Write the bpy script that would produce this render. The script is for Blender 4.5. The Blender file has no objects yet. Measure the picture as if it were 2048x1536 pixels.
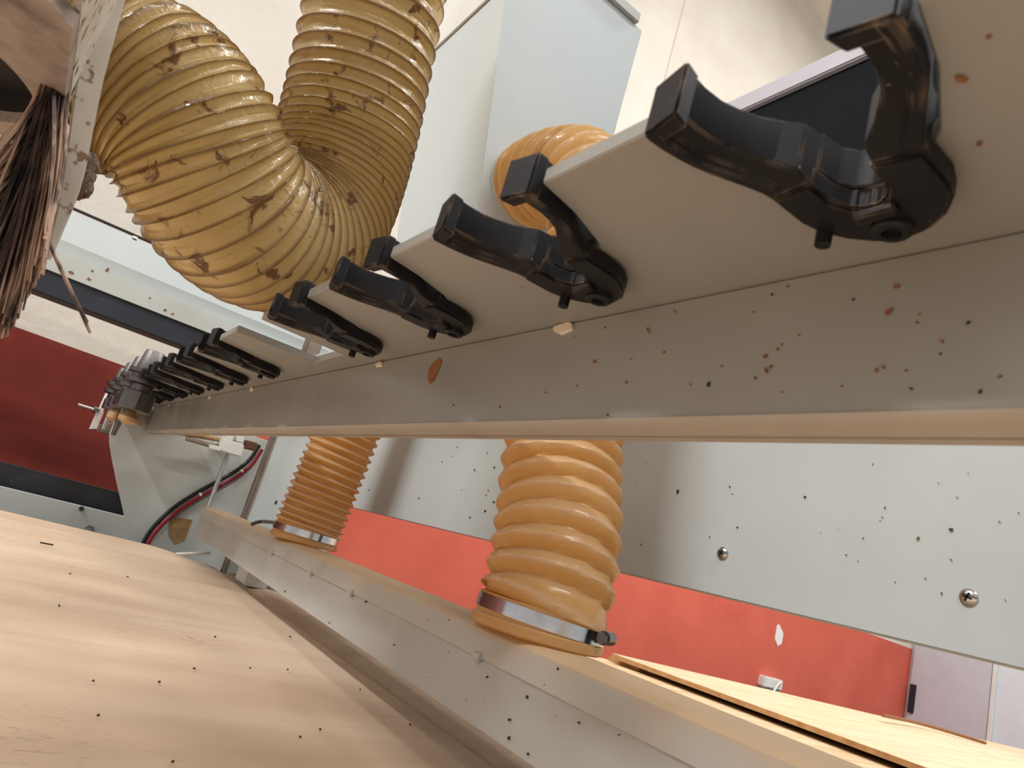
import bpy, bmesh, math, random
from mathutils import Vector, Matrix
random.seed(7)
S = bpy.context.scene
C = S.collection
H = 1.25                      # height of the viewpoint above the floor
CX, CY, FL = 1024.0, 768.0, 1417.0

# ---------------------------------------------------------------- camera frame (from the vanishing points)
_a = Vector((-970, 98, FL)); _b = Vector((2170, 990, FL))
YA = _a.normalized(); XA = (_b - YA * _b.dot(YA)).normalized(); ZA = YA.cross(XA)
if ZA.y > 0: ZA = -ZA
def ray(px, py):
    v = Vector((px - CX, py - CY, FL))
    return Vector((v.dot(XA), v.dot(YA), v.dot(ZA)))
def onX(px, py, x): r = ray(px, py); return r * (x / r.x)
def onY(px, py, y): r = ray(px, py); return r * (y / r.y)
def onZ(px, py, z): r = ray(px, py); return r * (z / r.z)
def atd(px, py, d): return ray(px, py) * (d / FL)

# ---------------------------------------------------------------- building helpers
def new(): return bmesh.new()
def face(bm, vs):
    try: return bm.faces.new(vs)
    except ValueError: return None
def bevel(bm, w, seg=2, ang=0.5):
    bmesh.ops.recalc_face_normals(bm, faces=bm.faces)
    es = [e for e in bm.edges if len(e.link_faces) == 2 and e.calc_face_angle(0) > ang]
    if es: bmesh.ops.bevel(bm, geom=es, offset=w, segments=seg, affect='EDGES', clamp_overlap=True)
def prism(bm, pts, ext, bv=0, seg=2):
    """closed outline of 3-D points extruded by vector ext"""
    t = new(); ext = Vector(ext)
    a = [t.verts.new(Vector(p)) for p in pts]; b = [t.verts.new(Vector(p) + ext) for p in pts]
    face(t, a[::-1]); face(t, b)
    n = len(pts)
    for i in range(n): face(t, [a[i], a[(i+1) % n], b[(i+1) % n], b[i]])
    bmesh.ops.recalc_face_normals(t, faces=t.faces)
    if bv: bevel(t, bv, seg)
    merge(bm, t)
def merge(bm, t):
    m = bpy.data.meshes.new('tmp'); t.to_mesh(m); t.free(); bm.from_mesh(m); bpy.data.meshes.remove(m)
def box(bm, x0, x1, y0, y1, z0, z1, bv=0, seg=2):
    prism(bm, [(x0, y0, z0), (x1, y0, z0), (x1, y1, z0), (x0, y1, z0)], (0, 0, z1 - z0), bv, seg)
def frame(d):
    d = Vector(d).normalized()
    u = Vector((0, 0, 1)) if abs(d.z) < .9 else Vector((1, 0, 0))
    a = (u - d * u.dot(d)).normalized(); return a, d.cross(a)
def lathe(bm, org, axis, prof, n=24, cap=True):
    """prof = [(distance along axis, radius)...]"""
    d = Vector(axis).normalized(); a, b = frame(d); org = Vector(org); rings = []
    for s, r in prof:
        rings.append([bm.verts.new(org + d * s + (a * math.cos(2*math.pi*k/n) + b * math.sin(2*math.pi*k/n)) * r) for k in range(n)])
    for i in range(len(rings) - 1):
        for k in range(n): face(bm, [rings[i][k], rings[i][(k+1) % n], rings[i+1][(k+1) % n], rings[i+1][k]])
    if cap: face(bm, rings[0][::-1]); face(bm, rings[-1])
def cyl(bm, p0, p1, r0, r1=None, n=16):
    p0 = Vector(p0); p1 = Vector(p1); lathe(bm, p0, p1 - p0, [(0, r0), ((p1-p0).length, r0 if r1 is None else r1)], n)
def catmull(pts, step):
    P = [Vector(p) for p in pts]; P = [P[0]*2 - P[1]] + P + [P[-1]*2 - P[-2]]
    out = []
    for i in range(1, len(P) - 2):
        n = max(2, int((P[i+1] - P[i]).length / step))
        for k in range(n):
            t = k / n; a, b, c, d = P[i-1], P[i], P[i+1], P[i+2]
            out.append(0.5 * ((2*b) + (c - a)*t + (2*a - 5*b + 4*c - d)*t*t + (3*b - a - 3*c + d)*t*t*t))
    out.append(P[-2]); return out
def even(pts, step):
    out = [pts[0].copy()]; need = step
    for i in range(len(pts) - 1):
        a, b = pts[i], pts[i+1]; L = (b - a).length; p = 0.0
        while L - p >= need:
            p += need; out.append(a.lerp(b, p / L)); need = step
        need -= (L - p)
    return out
def sweep(bm, pts, rad, n=12, cap=True):
    """rad(i, k) -> radius; parallel-transport frames"""
    m = len(pts); T = [(pts[min(i+1, m-1)] - pts[max(i-1, 0)]).normalized() for i in range(m)]
    a, b = frame(T[0]); rings = []
    for i in range(m):
        if i:
            ax = T[i-1].cross(T[i])
            if ax.length > 1e-9:
                q = Matrix.Rotation(math.atan2(ax.length, T[i-1].dot(T[i])), 3, ax.normalized()); a = q @ a
            a = (a - T[i] * a.dot(T[i])).normalized(); b = T[i].cross(a)
        rings.append([bm.verts.new(pts[i] + (a*math.cos(2*math.pi*k/n) + b*math.sin(2*math.pi*k/n)) * rad(i, k)) for k in range(n)])
    for i in range(m-1):
        for k in range(n): face(bm, [rings[i][k], rings[i][(k+1) % n], rings[i+1][(k+1) % n], rings[i+1][k]])
    if cap: face(bm, rings[0][::-1]); face(bm, rings[-1])
def wire(bm, pts, r, n=8, step=.01):
    p = even(catmull(pts, step/3), step); sweep(bm, p, lambda i, k: r, n)
def hose(bm, pts, R, depth, pitch, kind='round', n=56, sub=9, wob=0.0, seed=0, r_end=None):
    """corrugated helical hose"""
    pf = pitch if isinstance(pitch, list) else [(0, pitch), (1, pitch)]
    p = even(catmull(pts, .004), min(b for a, b in pf) / sub); rnd = random.Random(seed)
    ph = [rnd.uniform(0, 6.28) for _ in range(6)]
    PH = [0.0]; st = (p[1]-p[0]).length
    for i in range(1, len(p)):
        t_ = i/(len(p)-1); j = 0
        while j < len(pf)-2 and t_ > pf[j+1][0]: j += 1
        (ta, pa), (tb, pb) = pf[j], pf[j+1]; PH.append(PH[-1] + st/(pa + (pb-pa)*(t_-ta)/(tb-ta)))
    def dist(i, k):
        f = PH[i] + k / n; return abs(f - round(f))
    def rad(i, k):
        f = PH[i] + k / n; c = abs(math.cos(math.pi * f)); d = dist(i, k)
        if kind == 'round': g = .86 * c ** .85 + .14 * math.exp(-(d/.05)**2)
        elif kind == 'wire': g = .40 * c ** 2 + .60 * math.exp(-(d/.10)**2)
        else: g = .55 * c ** 1.6 + .45 * (1 - min(1, d*2.6))
        th = 2*math.pi*k/n
        w = wob * (math.sin(3*th + ph[0] + i*.21) + math.sin(5*th + ph[1] - i*.13) + .7*math.sin(8*th + ph[2] + i*.37)) * (1 - c)
        return R - depth * (1 - g) + w
    lay = bm.verts.layers.float.new('rib'); n0 = len(bm.verts)
    sweep(bm, p, rad, n, cap=False); bm.verts.ensure_lookup_table()
    for i in range(len(p)):
        for k in range(n): bm.verts[n0 + i*n + k][lay] = math.exp(-(dist(i, k)/(.085 if kind == 'wire' else .075))**2)
    return p

def finish(name, bm, mat, parent=None, smooth=True, ang=35):
    bmesh.ops.recalc_face_normals(bm, faces=bm.faces)
    me = bpy.data.meshes.new(name); bm.to_mesh(me); bm.free()
    o = bpy.data.objects.new(name, me); C.objects.link(o)
    if parent is not None:
        base = Vector(parent.location); q = parent.parent
        while q is not None: base += q.location; q = q.parent
        off = Vector((0, 0, H)) - base; o.parent = parent
    else:
        xs = [v.co for v in me.vertices]
        mn = Vector((min(v.x for v in xs), min(v.y for v in xs), min(v.z for v in xs))); mx = Vector((max(v.x for v in xs), max(v.y for v in xs), max(v.z for v in xs)))
        c = Vector(((mn.x+mx.x)/2, (mn.y+mx.y)/2, mn.z)); o.location = c + Vector((0, 0, H)); off = -c
    for v in me.vertices: v.co += off
    for m in (mat if isinstance(mat, (list, tuple)) else [mat]): me.materials.append(m)
    if smooth:
        for p in me.polygons: p.use_smooth = True
        try: me.set_sharp_from_angle(angle=math.radians(ang))
        except Exception: pass
    me.update()
    return o
def thing(name, label, cat, loc, group=None):
    o = bpy.data.objects.new(name, None); C.objects.link(o); o.empty_display_size = .02
    o.location = Vector(loc) + Vector((0, 0, H)); o['label'] = label; o['category'] = cat
    if group: o['group'] = group
    return o
def tag(o, label, cat, group=None):
    o['label'] = label; o['category'] = cat
    if group: o['group'] = group
    return o
def struct(o): o['kind'] = 'structure'; return o
def stuff(o): o['kind'] = 'stuff'; return o
def dup(root, delta, label):
    r = root.copy(); C.objects.link(r); r.location = root.location + Vector(delta); r['label'] = label
    for ch in list(root.children):
        c = ch.copy(); C.objects.link(c); c.parent = r
        for g in ch.children:
            d = g.copy(); C.objects.link(d); d.parent = c
    return r

# ---------------------------------------------------------------- materials
def lin(c): return tuple(((v/255)/12.92 if v/255 <= .04045 else (((v/255)+.055)/1.055)**2.4) for v in c) + (1.0,)
class M:
    def __init__(s, name):
        s.m = bpy.data.materials.new(name); s.m.use_nodes = True; s.n = s.m.node_tree.nodes; s.l = s.m.node_tree.links
        s.b = s.n['Principled BSDF']; s.out = s.n['Material Output']; s.co = None
    def coord(s):
        if not s.co: s.co = s.n.new('ShaderNodeTexCoord')
        return s.co.outputs['Object']
    def noise(s, scale, detail=4, rough=.55, stretch=None, dist=0.0):
        t = s.n.new('ShaderNodeTexNoise'); t.inputs['Scale'].default_value = scale; t.inputs['Detail'].default_value = detail
        t.inputs['Roughness'].default_value = rough; t.inputs['Distortion'].default_value = dist
        if stretch:
            mp = s.n.new('ShaderNodeMapping'); mp.inputs['Scale'].default_value = stretch; s.l.new(s.coord(), mp.inputs['Vector']); s.l.new(mp.outputs[0], t.inputs['Vector'])
        else: s.l.new(s.coord(), t.inputs['Vector'])
        return t.outputs['Fac']
    def ramp(s, fac, stops):
        r = s.n.new('ShaderNodeValToRGB'); e = r.color_ramp.elements
        while len(e) < len(stops): e.new(.5)
        for i, (p, c) in enumerate(stops): e[i].position = p; e[i].color = c if len(c) == 4 else lin(c)
        s.l.new(fac, r.inputs[0]); return r.outputs[0]
    def mix(s, fac, a, b):
        x = s.n.new('ShaderNodeMix'); x.data_type = 'RGBA'
        for sock, v in ((x.inputs[0], fac), (x.inputs[6], a), (x.inputs[7], b)):
            if hasattr(v, 'links'): s.l.new(v, sock)
            else: sock.default_value = v
        return x.outputs[2]
    def bump(s, h, strength=.3, dist=.002):
        b = s.n.new('ShaderNodeBump'); b.inputs['Strength'].default_value = strength; b.inputs['Distance'].default_value = dist
        s.l.new(h, b.inputs['Height']); s.l.new(b.outputs[0], s.b.inputs['Normal']); return b.outputs[0]
    def set(s, col=None, rough=.5, metal=0, coat=0, spec=.5):
        if col is not None:
            if hasattr(col, 'links'): s.l.new(col, s.b.inputs['Base Color'])
            else: s.b.inputs['Base Color'].default_value = col
        if hasattr(rough, 'links'): s.l.new(rough, s.b.inputs['Roughness'])
        else: s.b.inputs['Roughness'].default_value = rough
        s.b.inputs['Metallic'].default_value = metal; s.b.inputs['Coat Weight'].default_value = coat; s.b.inputs['Specular IOR Level'].default_value = spec
        return s
G0, G1 = (0, 0, 0, 1), (1, 1, 1, 1)
def paint(name, c1, c2, rough=.35, speck=None, scale=6, spec=.5, spk=(.70, .74)):
    m = M(name); f = m.ramp(m.noise(scale, 5), [(.35, c1), (.7, c2)])
    if speck:
        k = m.ramp(m.noise(90, 2, .5), [(spk[0], G0), (spk[1], G1)]); f = m.mix(k, f, lin(speck))
    m.set(f, rough, spec=spec); m.bump(m.noise(220, 2), .06, .0006); return m.m
M_plate = paint('grey_paint_dusty', (150, 150, 146), (140, 139, 133), .36, (118, 98, 74), 5, spk=(.76, .78))
M_white = paint('white_paint', (187, 194, 195), (177, 184, 183), .33, (140, 120, 100), 4, spk=(.77, .79))
M_cab = paint('cool_white_paint', (207, 216, 218), (200, 209, 210), .3, (150, 140, 130), 3, spk=(.78, .8))
M_gus = paint('grey_white_paint', (190, 194, 190), (178, 180, 173), .4, (130, 116, 100), 5, spk=(.77, .8))
M_lilac = paint('lilac_grey_paint', (196, 192, 200), (186, 182, 190), .4)
M_hood = paint('hood_plastic', (196, 188, 176), (168, 156, 138), .5, (120, 92, 66), 14, spk=(.6, .66))
M_cream = paint('sealant', (226, 214, 196), (206, 192, 170), .6)
M_blackband = paint('black_band', (38, 42, 52), (26, 29, 36), .45, (70, 70, 76), 12)
M_navy = paint('navy_paint', (4, 9, 19), (3, 7, 15), .7, spec=.15)
M_blackrub = paint('dark_cable', (24, 18, 20), (14, 11, 13), .4)
M_redcab = paint('red_cable', (140, 24, 36), (108, 16, 28), .35)
M_whiteplas = paint('white_plastic', (226, 226, 222), (212, 210, 204), .35)
M_greycab = paint('grey_cable', (120, 122, 122), (96, 98, 98), .4)
M_rust = paint('rusty_brown', (110, 66, 44), (78, 46, 32), .6)
M_brass = paint('tan_brass', (176, 142, 96), (132, 98, 60), .45, None, 30)
M_fleck = paint('brown_fleck', (142, 94, 58), (102, 64, 38), .5, None, 40)
M_fleckd = paint('dark_fleck', (60, 44, 36), (34, 26, 22), .5, None, 40)
M_chipw = paint('wood_chip', (150, 98, 54), (116, 70, 34), .6, None, 60)
M_extr = paint('dusty_extrusion', (150, 136, 124), (112, 100, 92), .55, (90, 60, 46), 16)
M_wall_r = paint('cool_wall_paint', (214, 220, 226), (208, 214, 222), .5)
M_door = paint('pale_lilac_door', (196, 195, 203), (190, 189, 197), .5)
M_ceil = paint('ceiling_paint', (232, 222, 206), (226, 214, 196), .8)
M_floor = paint('concrete', (140, 132, 122), (116, 108, 98), .7, None, 2)
M_paper = paint('white_paper', (232, 232, 232), (222, 222, 222), .7)

def steel(name, c, rough):
    m = M(name); m.set(m.ramp(m.noise(40, 3), [(.3, c), (.75, tuple(int(v*.8) for v in c))]), rough, 1.0); return m.m
M_steel = steel('bright_steel', (206, 204, 202), .22)
M_steelm = steel('satin_steel', (120, 117, 114), .48)
M_steeld = steel('dark_steel', (116, 112, 110), .34)
M_chrome = steel('clamp_steel', (222, 222, 222), .16)
def fork_mat():
    m = M('black_plastic_dusty')
    base = m.ramp(m.noise(40, 5), [(.35, (13, 14, 18)), (.75, (23, 24, 28))])
    bv = m.n.new('ShaderNodeBevel'); bv.inputs['Radius'].default_value = .0009; bv.samples = 6
    ge = m.n.new('ShaderNodeNewGeometry'); dt = m.n.new('ShaderNodeVectorMath'); dt.operation = 'DOT_PRODUCT'
    m.l.new(bv.outputs[0], dt.inputs[0]); m.l.new(ge.outputs['Normal'], dt.inputs[1])
    e = m.ramp(dt.outputs['Value'], [(.90, G1), (.985, G0)])
    k = m.ramp(m.noise(70, 4), [(.46, G0), (.68, (.6, .6, .6, 1))])
    mm = m.n.new('ShaderNodeMath'); mm.operation = 'MULTIPLY'; m.l.new(e, mm.inputs[0]); m.l.new(k, mm.inputs[1])
    sp = m.ramp(m.noise(260, 2), [(.73, G0), (.77, (.5, .5, .5, 1))])
    ad = m.n.new('ShaderNodeMath'); ad.operation = 'MAXIMUM'; m.l.new(mm.outputs[0], ad.inputs[0]); m.l.new(sp, ad.inputs[1])
    m.set(m.mix(ad.outputs[0], base, lin((158, 138, 116))), .52, spec=.28); m.bump(m.noise(120, 3), .12, .0008); return m.m
M_fork = fork_mat()
def dustboard():
    m = M('dusty_board')
    f1 = m.noise(2.2, 5, .55, (.7, 3.2, 1), .4); f2 = m.noise(9, 5, .6, (.5, 3.0, 1))
    c = m.ramp(f1, [(.30, (204, 176, 151)), (.5, (216, 190, 164)), (.72, (226, 202, 177))])
    c = m.mix(m.ramp(f2, [(.48, G0), (.8, (.5, .5, .5, 1))]), c, lin((190, 160, 136)))
    gr = m.ramp(m.noise(260, 2, .6, (.30, 1.2, 1)), [(.60, G0), (.68, (.7, .7, .7, 1))]); patch = m.ramp(m.noise(3.5, 3), [(.48, G0), (.66, G1)])
    mm = m.n.new('ShaderNodeMath'); mm.operation = 'MULTIPLY'; m.l.new(gr, mm.inputs[0]); m.l.new(patch, mm.inputs[1])
    c = m.mix(mm.outputs[0], c, lin((128, 92, 66)))
    m.set(c, .75, spec=.25); m.bump(m.noise(240, 3), .25, .001); return m.m
M_board = dustboard()
def chute_mat():
    m = M('chute_paint_dust_on_top')
    g = m.n.new('ShaderNodeNewGeometry'); sx = m.n.new('ShaderNodeSeparateXYZ'); m.l.new(g.outputs['Normal'], sx.inputs[0])
    ad = m.n.new('ShaderNodeMath'); ad.operation = 'ADD'; m.l.new(sx.outputs['Z'], ad.inputs[0])
    n = m.n.new('ShaderNodeMath'); n.operation = 'MULTIPLY'; m.l.new(m.noise(18, 4), n.inputs[0]); n.inputs[1].default_value = .5; m.l.new(n.outputs[0], ad.inputs[1])
    up = m.ramp(ad.outputs[0], [(.42, G0), (.95, G1)])
    c = m.ramp(m.noise(5, 5), [(.35, (184, 183, 179)), (.7, (170, 168, 162))])
    sp = m.ramp(m.noise(120, 2), [(.735, G0), (.75, G1)]); c = m.mix(sp, c, lin((96, 78, 62)))
    m.set(m.mix(up, c, lin((206, 176, 142))), .5); m.bump(m.noise(240, 2), .1, .0008); return m.m
M_chute = chute_mat()
def hose_mat(name, c_light, c_mid, c_dark, c_rib, trans, dark0, dark1, dscale, dust, bumpy):
    m = M(name)
    c = m.ramp(m.noise(7, 4), [(.3, c_mid), (.7, c_light)])
    dk = m.ramp(m.noise(dscale, 5, .62, None, .6), [(dark0, G0), (dark1, G1)])
    c = m.mix(dk, c, lin(c_dark))
    at = m.n.new('ShaderNodeAttribute'); at.attribute_name = 'rib'; c = m.mix(at.outputs['Fac'], c, lin(c_rib))
    if dust:
        g = m.n.new('ShaderNodeNewGeometry'); sx = m.n.new('ShaderNodeSeparateXYZ'); m.l.new(g.outputs['Normal'], sx.inputs[0])
        c = m.mix(m.ramp(sx.outputs['Z'], [(.45, G0), (.95, (.65, .65, .65, 1))]), c, lin(dust))
    m.set(c, .26, coat=.35)
    nb = m.bump(m.noise(55, 4, .6, None, 1.0), bumpy, .004)
    tr = m.n.new('ShaderNodeBsdfTranslucent'); m.l.new(c, tr.inputs['Color']); m.l.new(nb, tr.inputs['Normal'])
    mx = m.n.new('ShaderNodeMixShader'); mx.inputs[0].default_value = trans
    m.l.new(m.b.outputs[0], mx.inputs[1]); m.l.new(tr.outputs[0], mx.inputs[2]); m.l.new(mx.outputs[0], m.out.inputs['Surface']); return m.m
M_hoseA = hose_mat('amber_hose_soiled', (220, 197, 140), (190, 160, 104), (120, 86, 54), (134, 106, 74), .48, .585, .64, 34, (166, 138, 106), .5)
M_hoseB = hose_mat('orange_hose', (234, 196, 132), (222, 174, 104), (196, 146, 88), (240, 212, 176), .48, .58, .72, 10, (226, 196, 162), .22)
def ply(name, c1, c2, c3):
    m = M(name)
    w = m.noise(3, 6, .6, (.6, 9, 1), .8); c = m.ramp(w, [(.3, c1), (.52, c2), (.75, c3)])
    gr = m.ramp(m.noise(60, 2, .5, (.4, 1, 1)), [(.60, G0), (.66, (.5, .5, .5, 1))]); c = m.mix(gr, c, lin(c1)); m.set(c, .6, spec=.3); return m.m
M_ply = ply('plywood_face', (202, 172, 136), (222, 198, 164), (230, 211, 182))
M_plyd = ply('rough_board_face', (184, 152, 114), (214, 188, 152), (224, 200, 166))
M_plyedge = paint('plywood_edge', (196, 152, 104), (168, 122, 76), .7, None, 30)
def wallmat():
    m = M('two_tone_wall')
    g = m.n.new('ShaderNodeNewGeometry'); sx = m.n.new('ShaderNodeSeparateXYZ'); m.l.new(g.outputs['Position'], sx.inputs[0])
    zed = m.ramp(sx.outputs['Z'], [(0, G0), (1, G1)])
    gt = m.n.new('ShaderNodeMath'); gt.operation = 'GREATER_THAN'; m.l.new(sx.outputs['Z'], gt.inputs[0]); gt.inputs[1].default_value = H + .30
    red = m.ramp(m.noise(2.5, 6, .6), [(.3, (202, 92, 74)), (.7, (216, 106, 86))])
    red_shade = m.ramp(m.noise(3.5, 6, .6, (1, 1, 2)), [(.3, (112, 44, 36)), (.7, (140, 54, 43))])
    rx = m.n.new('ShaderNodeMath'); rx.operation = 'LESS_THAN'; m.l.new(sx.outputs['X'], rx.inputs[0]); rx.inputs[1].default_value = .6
    red = m.mix(rx.outputs[0], red, red_shade)  # left part of the dado: shade painted in as a darker red
    red = m.mix(m.ramp(m.noise(14, 3, .5, (1, 1, 2.0)), [(.72, G0), (.76, (.75, .75, .75, 1))]), red, lin((230, 160, 140)))
    wh = m.ramp(m.noise(3, 5), [(.3, (224, 218, 208)), (.7, (214, 206, 194))])
    # vertical panel joint far to the right, rough plaster on the left
    jx = m.n.new('ShaderNodeMath'); jx.operation = 'SUBTRACT'; m.l.new(sx.outputs['X'], jx.inputs[0]); jx.inputs[1].default_value = 2.27
    ab = m.n.new('ShaderNodeMath'); ab.operation = 'ABSOLUTE'; m.l.new(jx.outputs[0], ab.inputs[0])
    lt = m.n.new('ShaderNodeMath'); lt.operation = 'LESS_THAN'; m.l.new(ab.outputs[0], lt.inputs[0]); lt.inputs[1].default_value = .006
    wh = m.mix(lt.outputs[0], wh, lin((196, 184, 168)))
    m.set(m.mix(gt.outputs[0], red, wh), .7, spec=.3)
    rl = m.n.new('ShaderNodeMath'); rl.operation = 'LESS_THAN'; m.l.new(sx.outputs['X'], rl.inputs[0]); rl.inputs[1].default_value = .22
    ml = m.n.new('ShaderNodeMath'); ml.operation = 'MULTIPLY'; m.l.new(rl.outputs[0], ml.inputs[0]); m.l.new(gt.outputs[0], ml.inputs[1])
    n = m.n.new('ShaderNodeMath'); n.operation = 'MULTIPLY'; m.l.new(m.noise(22, 4, .6), n.inputs[0]); m.l.new(ml.outputs[0], n.inputs[1])
    m.bump(n.outputs[0], .3, .010); return m.m
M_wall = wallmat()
def bristle_mat():
    m = M('dusty_black_bristle')
    oi = m.noise(60, 3, .6, (1, 1, .12)); c = m.ramp(oi, [(.34, (26, 24, 25)), (.46, (96, 76, 64)), (.56, (178, 148, 126))])
    m.set(c, .7); return m.m
M_brist = bristle_mat()
def dustmetal():
    m = M('dust_caked_metal'); c = m.ramp(m.noise(16, 5, .6), [(.3, (84, 78, 72)), (.5, (150, 136, 126)), (.7, (108, 102, 98))]); m.set(c, .7); m.bump(m.noise(40, 4), .3, .003); return m.m
M_dustm = dustmetal()
M_lip = paint('dust_caked_lip', (172, 164, 153), (156, 147, 135), .5, None, 9)
M_lump = paint('brown_lump', (112, 92, 76), (70, 58, 50), .9, (40, 34, 30), 60)
M_dark = paint('dark_interior', (12, 11, 11), (8, 8, 8), .8)

# ================================================================ THE ROOM
WA = lambda x: 2.705 + .098 * x
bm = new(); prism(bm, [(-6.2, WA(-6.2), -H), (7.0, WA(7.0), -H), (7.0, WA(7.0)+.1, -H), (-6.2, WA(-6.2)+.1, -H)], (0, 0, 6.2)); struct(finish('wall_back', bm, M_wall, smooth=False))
bm = new(); box(bm, 7.0, 7.1, -3.2, 3.5, -H, 4.95); struct(finish('wall_right', bm, M_wall_r, smooth=False))
bm = new(); box(bm, -6.2, 7.1, -3.2, 3.5, -H-.1, -H); struct(finish('floor', bm, M_floor, smooth=False))
bm = new(); box(bm, -6.2, 7.1, -3.2, 3.6, 4.72, 4.85); struct(finish('ceiling', bm, M_ceil, smooth=False))
bm = new(); box(bm, 6.965, 6.998, 2.735, 3.36, -H, .9, .004); d = struct(finish('door_1', bm, M_door, smooth=False))
q = onX(1821, 1396, 6.96); bm = new(); box(bm, 6.945, 6.966, 3.30, 3.35, q.z-.12, q.z+.12, .004); finish('hinge', bm, M_blackband, d)
bm = new(); box(bm, 6.965, 6.998, 2.70, 2.73, -H, .98, .005); struct(finish('trim_1', bm, M_whiteplas, smooth=False))

# paper scrap and junction box on the red wall
bm = new(); c0 = onY(1568, 1273, WA(4.2)); c0.y = WA(c0.x) - .002
prism(bm, [(c0.x-.055, c0.y, c0.z+.05), (c0.x-.02, c0.y, c0.z+.075), (c0.x+.05, c0.y, c0.z+.02), (c0.x+.05, c0.y, c0.z-.05), (c0.x+.01, c0.y, c0.z-.075), (c0.x-.04, c0.y, c0.z-.03)], (0, -.002, 0))
tag(finish('paper_scrap', bm, M_paper, smooth=False), 'small torn white paper scrap stuck on the red wall', 'paper')
q = onY(1543, 1371, WA(4.1)); q.y = WA(q.x)
t = thing('junction_box', 'pale grey electrical junction box low on the red wall', 'junction box', (q.x, q.y-.06, q.z-.05))
bm = new(); box(bm, q.x-.10, q.x+.11, q.y-.062, q.y+.005, q.z-.02, q.z+.05, .008); finish('lid', bm, M_whiteplas, t)
bm = new(); box(bm, q.x-.095, q.x+.105, q.y-.055, q.y+.005, q.z-.075, q.z-.02, .005); finish('housing', bm, M_greycab, t)
bm = new(); wire(bm, [(q.x-.05, q.y-.07, q.z-.12), (q.x-.02, q.y-.085, q.z-.03), (q.x+.03, q.y-.085, q.z+.03), (q.x+.09, q.y-.07, q.z+.035)], .008, 8, .02); tag(finish('white_cable', bm, M_whiteplas), 'short white cable looped over the junction box', 'cable')

# ---------------------------------------------------------------- plywood sheets behind the machine, on a cart
z = -.20
def sheet(name, p, zt, th, mats, label):
    bm = new(); prism(bm, [(a, b, zt - th) for a, b in p], (0, 0, th), .0015, 1)
    o = finish(name, bm, mats, smooth=False)
    for f in o.data.polygons: f.material_index = 1 if abs(f.normal.z) < .6 else 0
    return tag(o, label, 'plywood sheet', 'plywood sheets on the cart')
A = onZ(1225, 1306, z); B = onZ(1860, 1536, z); A2 = onZ(2048, 1499, z)
sheet('plywood_sheet', [(A.x, A.y), (A2.x, A2.y), (A2.x+.3, B.y-.9), (B.x + (B.x-A.x)*.6, B.y-.9)], z, .018, [M_ply, M_plyedge], 'smooth pale plywood sheet lying uppermost behind the machine')
z2 = -.236
A = onZ(1215, 1318, z2); B = onZ(1690, 1536, z2)
sheet('plywood_sheet', [(A.x-.30, A.y), (A.x+2.6, A.y-.1), (A.x+2.7, B.y-.8), (B.x-.45, B.y-.8)], z2, .02, [M_plyd, M_plyedge], 'rougher speckled plywood sheet under the dark gap')
bm = new(); box(bm, A.x-.02, A.x+.03, A.y-.20, A.y-.02, z2, z-.018, .002)
tag(finish('wooden_spacer', bm, M_plyedge, smooth=False), 'thin wooden spacer holding the two plywood sheets apart', 'spacer')
t = thing('sheet_cart', 'dark low cart carrying the plywood sheets behind the machine', 'cart', (3.4, 1.4, -H))
bm = new(); box(bm, 2.0, 4.6, .5, 2.1, z2-.07, z2-.021, .004); finish('deck', bm, M_blackband, t)
for lx in (2.05, 4.5):
    for ly in (.55, 2.0):
        bm = new(); box(bm, lx, lx+.06, ly, ly+.06, -H, z2-.07, .004); finish('leg', bm, M_blackband, t)
bm = new(); p0 = onZ(1765, 1436, z+.02); p1 = onZ(1850, 1453, z+.014); p2 = onZ(1975, 1487, z+.0095)
wire(bm, [p0 + Vector((0, 0, .012)), p1 + Vector((0, 0, .008)), p2], .008, 6, .03)
tag(finish('veneer_splinter', bm, M_chipw), 'long curled veneer splinter lying on the top plywood sheet', 'splinter')

# ================================================================ THE MACHINE
# ---------------------------------------------------------------- spoilboard
bm = new(); NX, NY = 90, 120; x0, x1, y0, y1 = -1.3, .437, -.9, 1.90
rn = random.Random(3); ph = [rn.uniform(0, 6) for _ in range(8)]
def bz(x, y):
    w = math.sin(y*17 + .9*math.sin(x*2.1+ph[0]) + ph[1])*.0008 + math.sin(y*31 + 1.4*math.sin(x*1.3+ph[2]) + ph[3])*.0005 + math.sin(x*6+ph[4]+y*3)*.0008
    e = max(0, (x-.30)/.137); g = max(0, (y-1.70)/.2)
    return -.17 + w*(1-min(1, e*1.0)) - .016*(e**2)*(g**1.5)
gv = [[bm.verts.new((x0+(x1-x0)*i/NX, y0+(y1-y0)*j/NY, bz(x0+(x1-x0)*i/NX, y0+(y1-y0)*j/NY))) for j in range(NY+1)] for i in range(NX+1)]
for i in range(NX):
    for j in range(NY): face(bm, [gv[i][j], gv[i+1][j], gv[i+1][j+1], gv[i][j+1]])
r = bmesh.ops.extrude_face_region(bm, geom=list(bm.faces))
for v in [g for g in r['geom'] if isinstance(g, bmesh.types.BMVert)]: v.co.z = -.195
tag(finish('spoilboard', bm, M_board), 'large tan spoilboard covered in fine wood dust', 'board')
bm = new(); prism(bm, [(.4435, -.9, -.195), (.4435, -.9, -.178), (.450, -.9, -.170), (.470, -.9, -.166), (.520, -.9, -.166), (.525, -.9, -.195)], (0, 2.55, 0))
tag(finish('edge_strip', bm, M_board), 'rounded dusty edge strip along the right of the spoilboard', 'strip')
t = thing('machine_bed', 'grey steel bed frame under the spoilboard', 'machine frame', (-.4, .5, -H))
bm = new(); box(bm, -1.32, .525, -.95, 1.89, -.30, -.196, .006); finish('bed_frame', bm, M_gus, t)
for lx in (-1.25, .42):
    for ly in (-.85, 1.74):
        bm = new(); box(bm, lx, lx+.1, ly, ly+.1, -H, -.30, .004); finish('leg', bm, M_gus, t)

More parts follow.
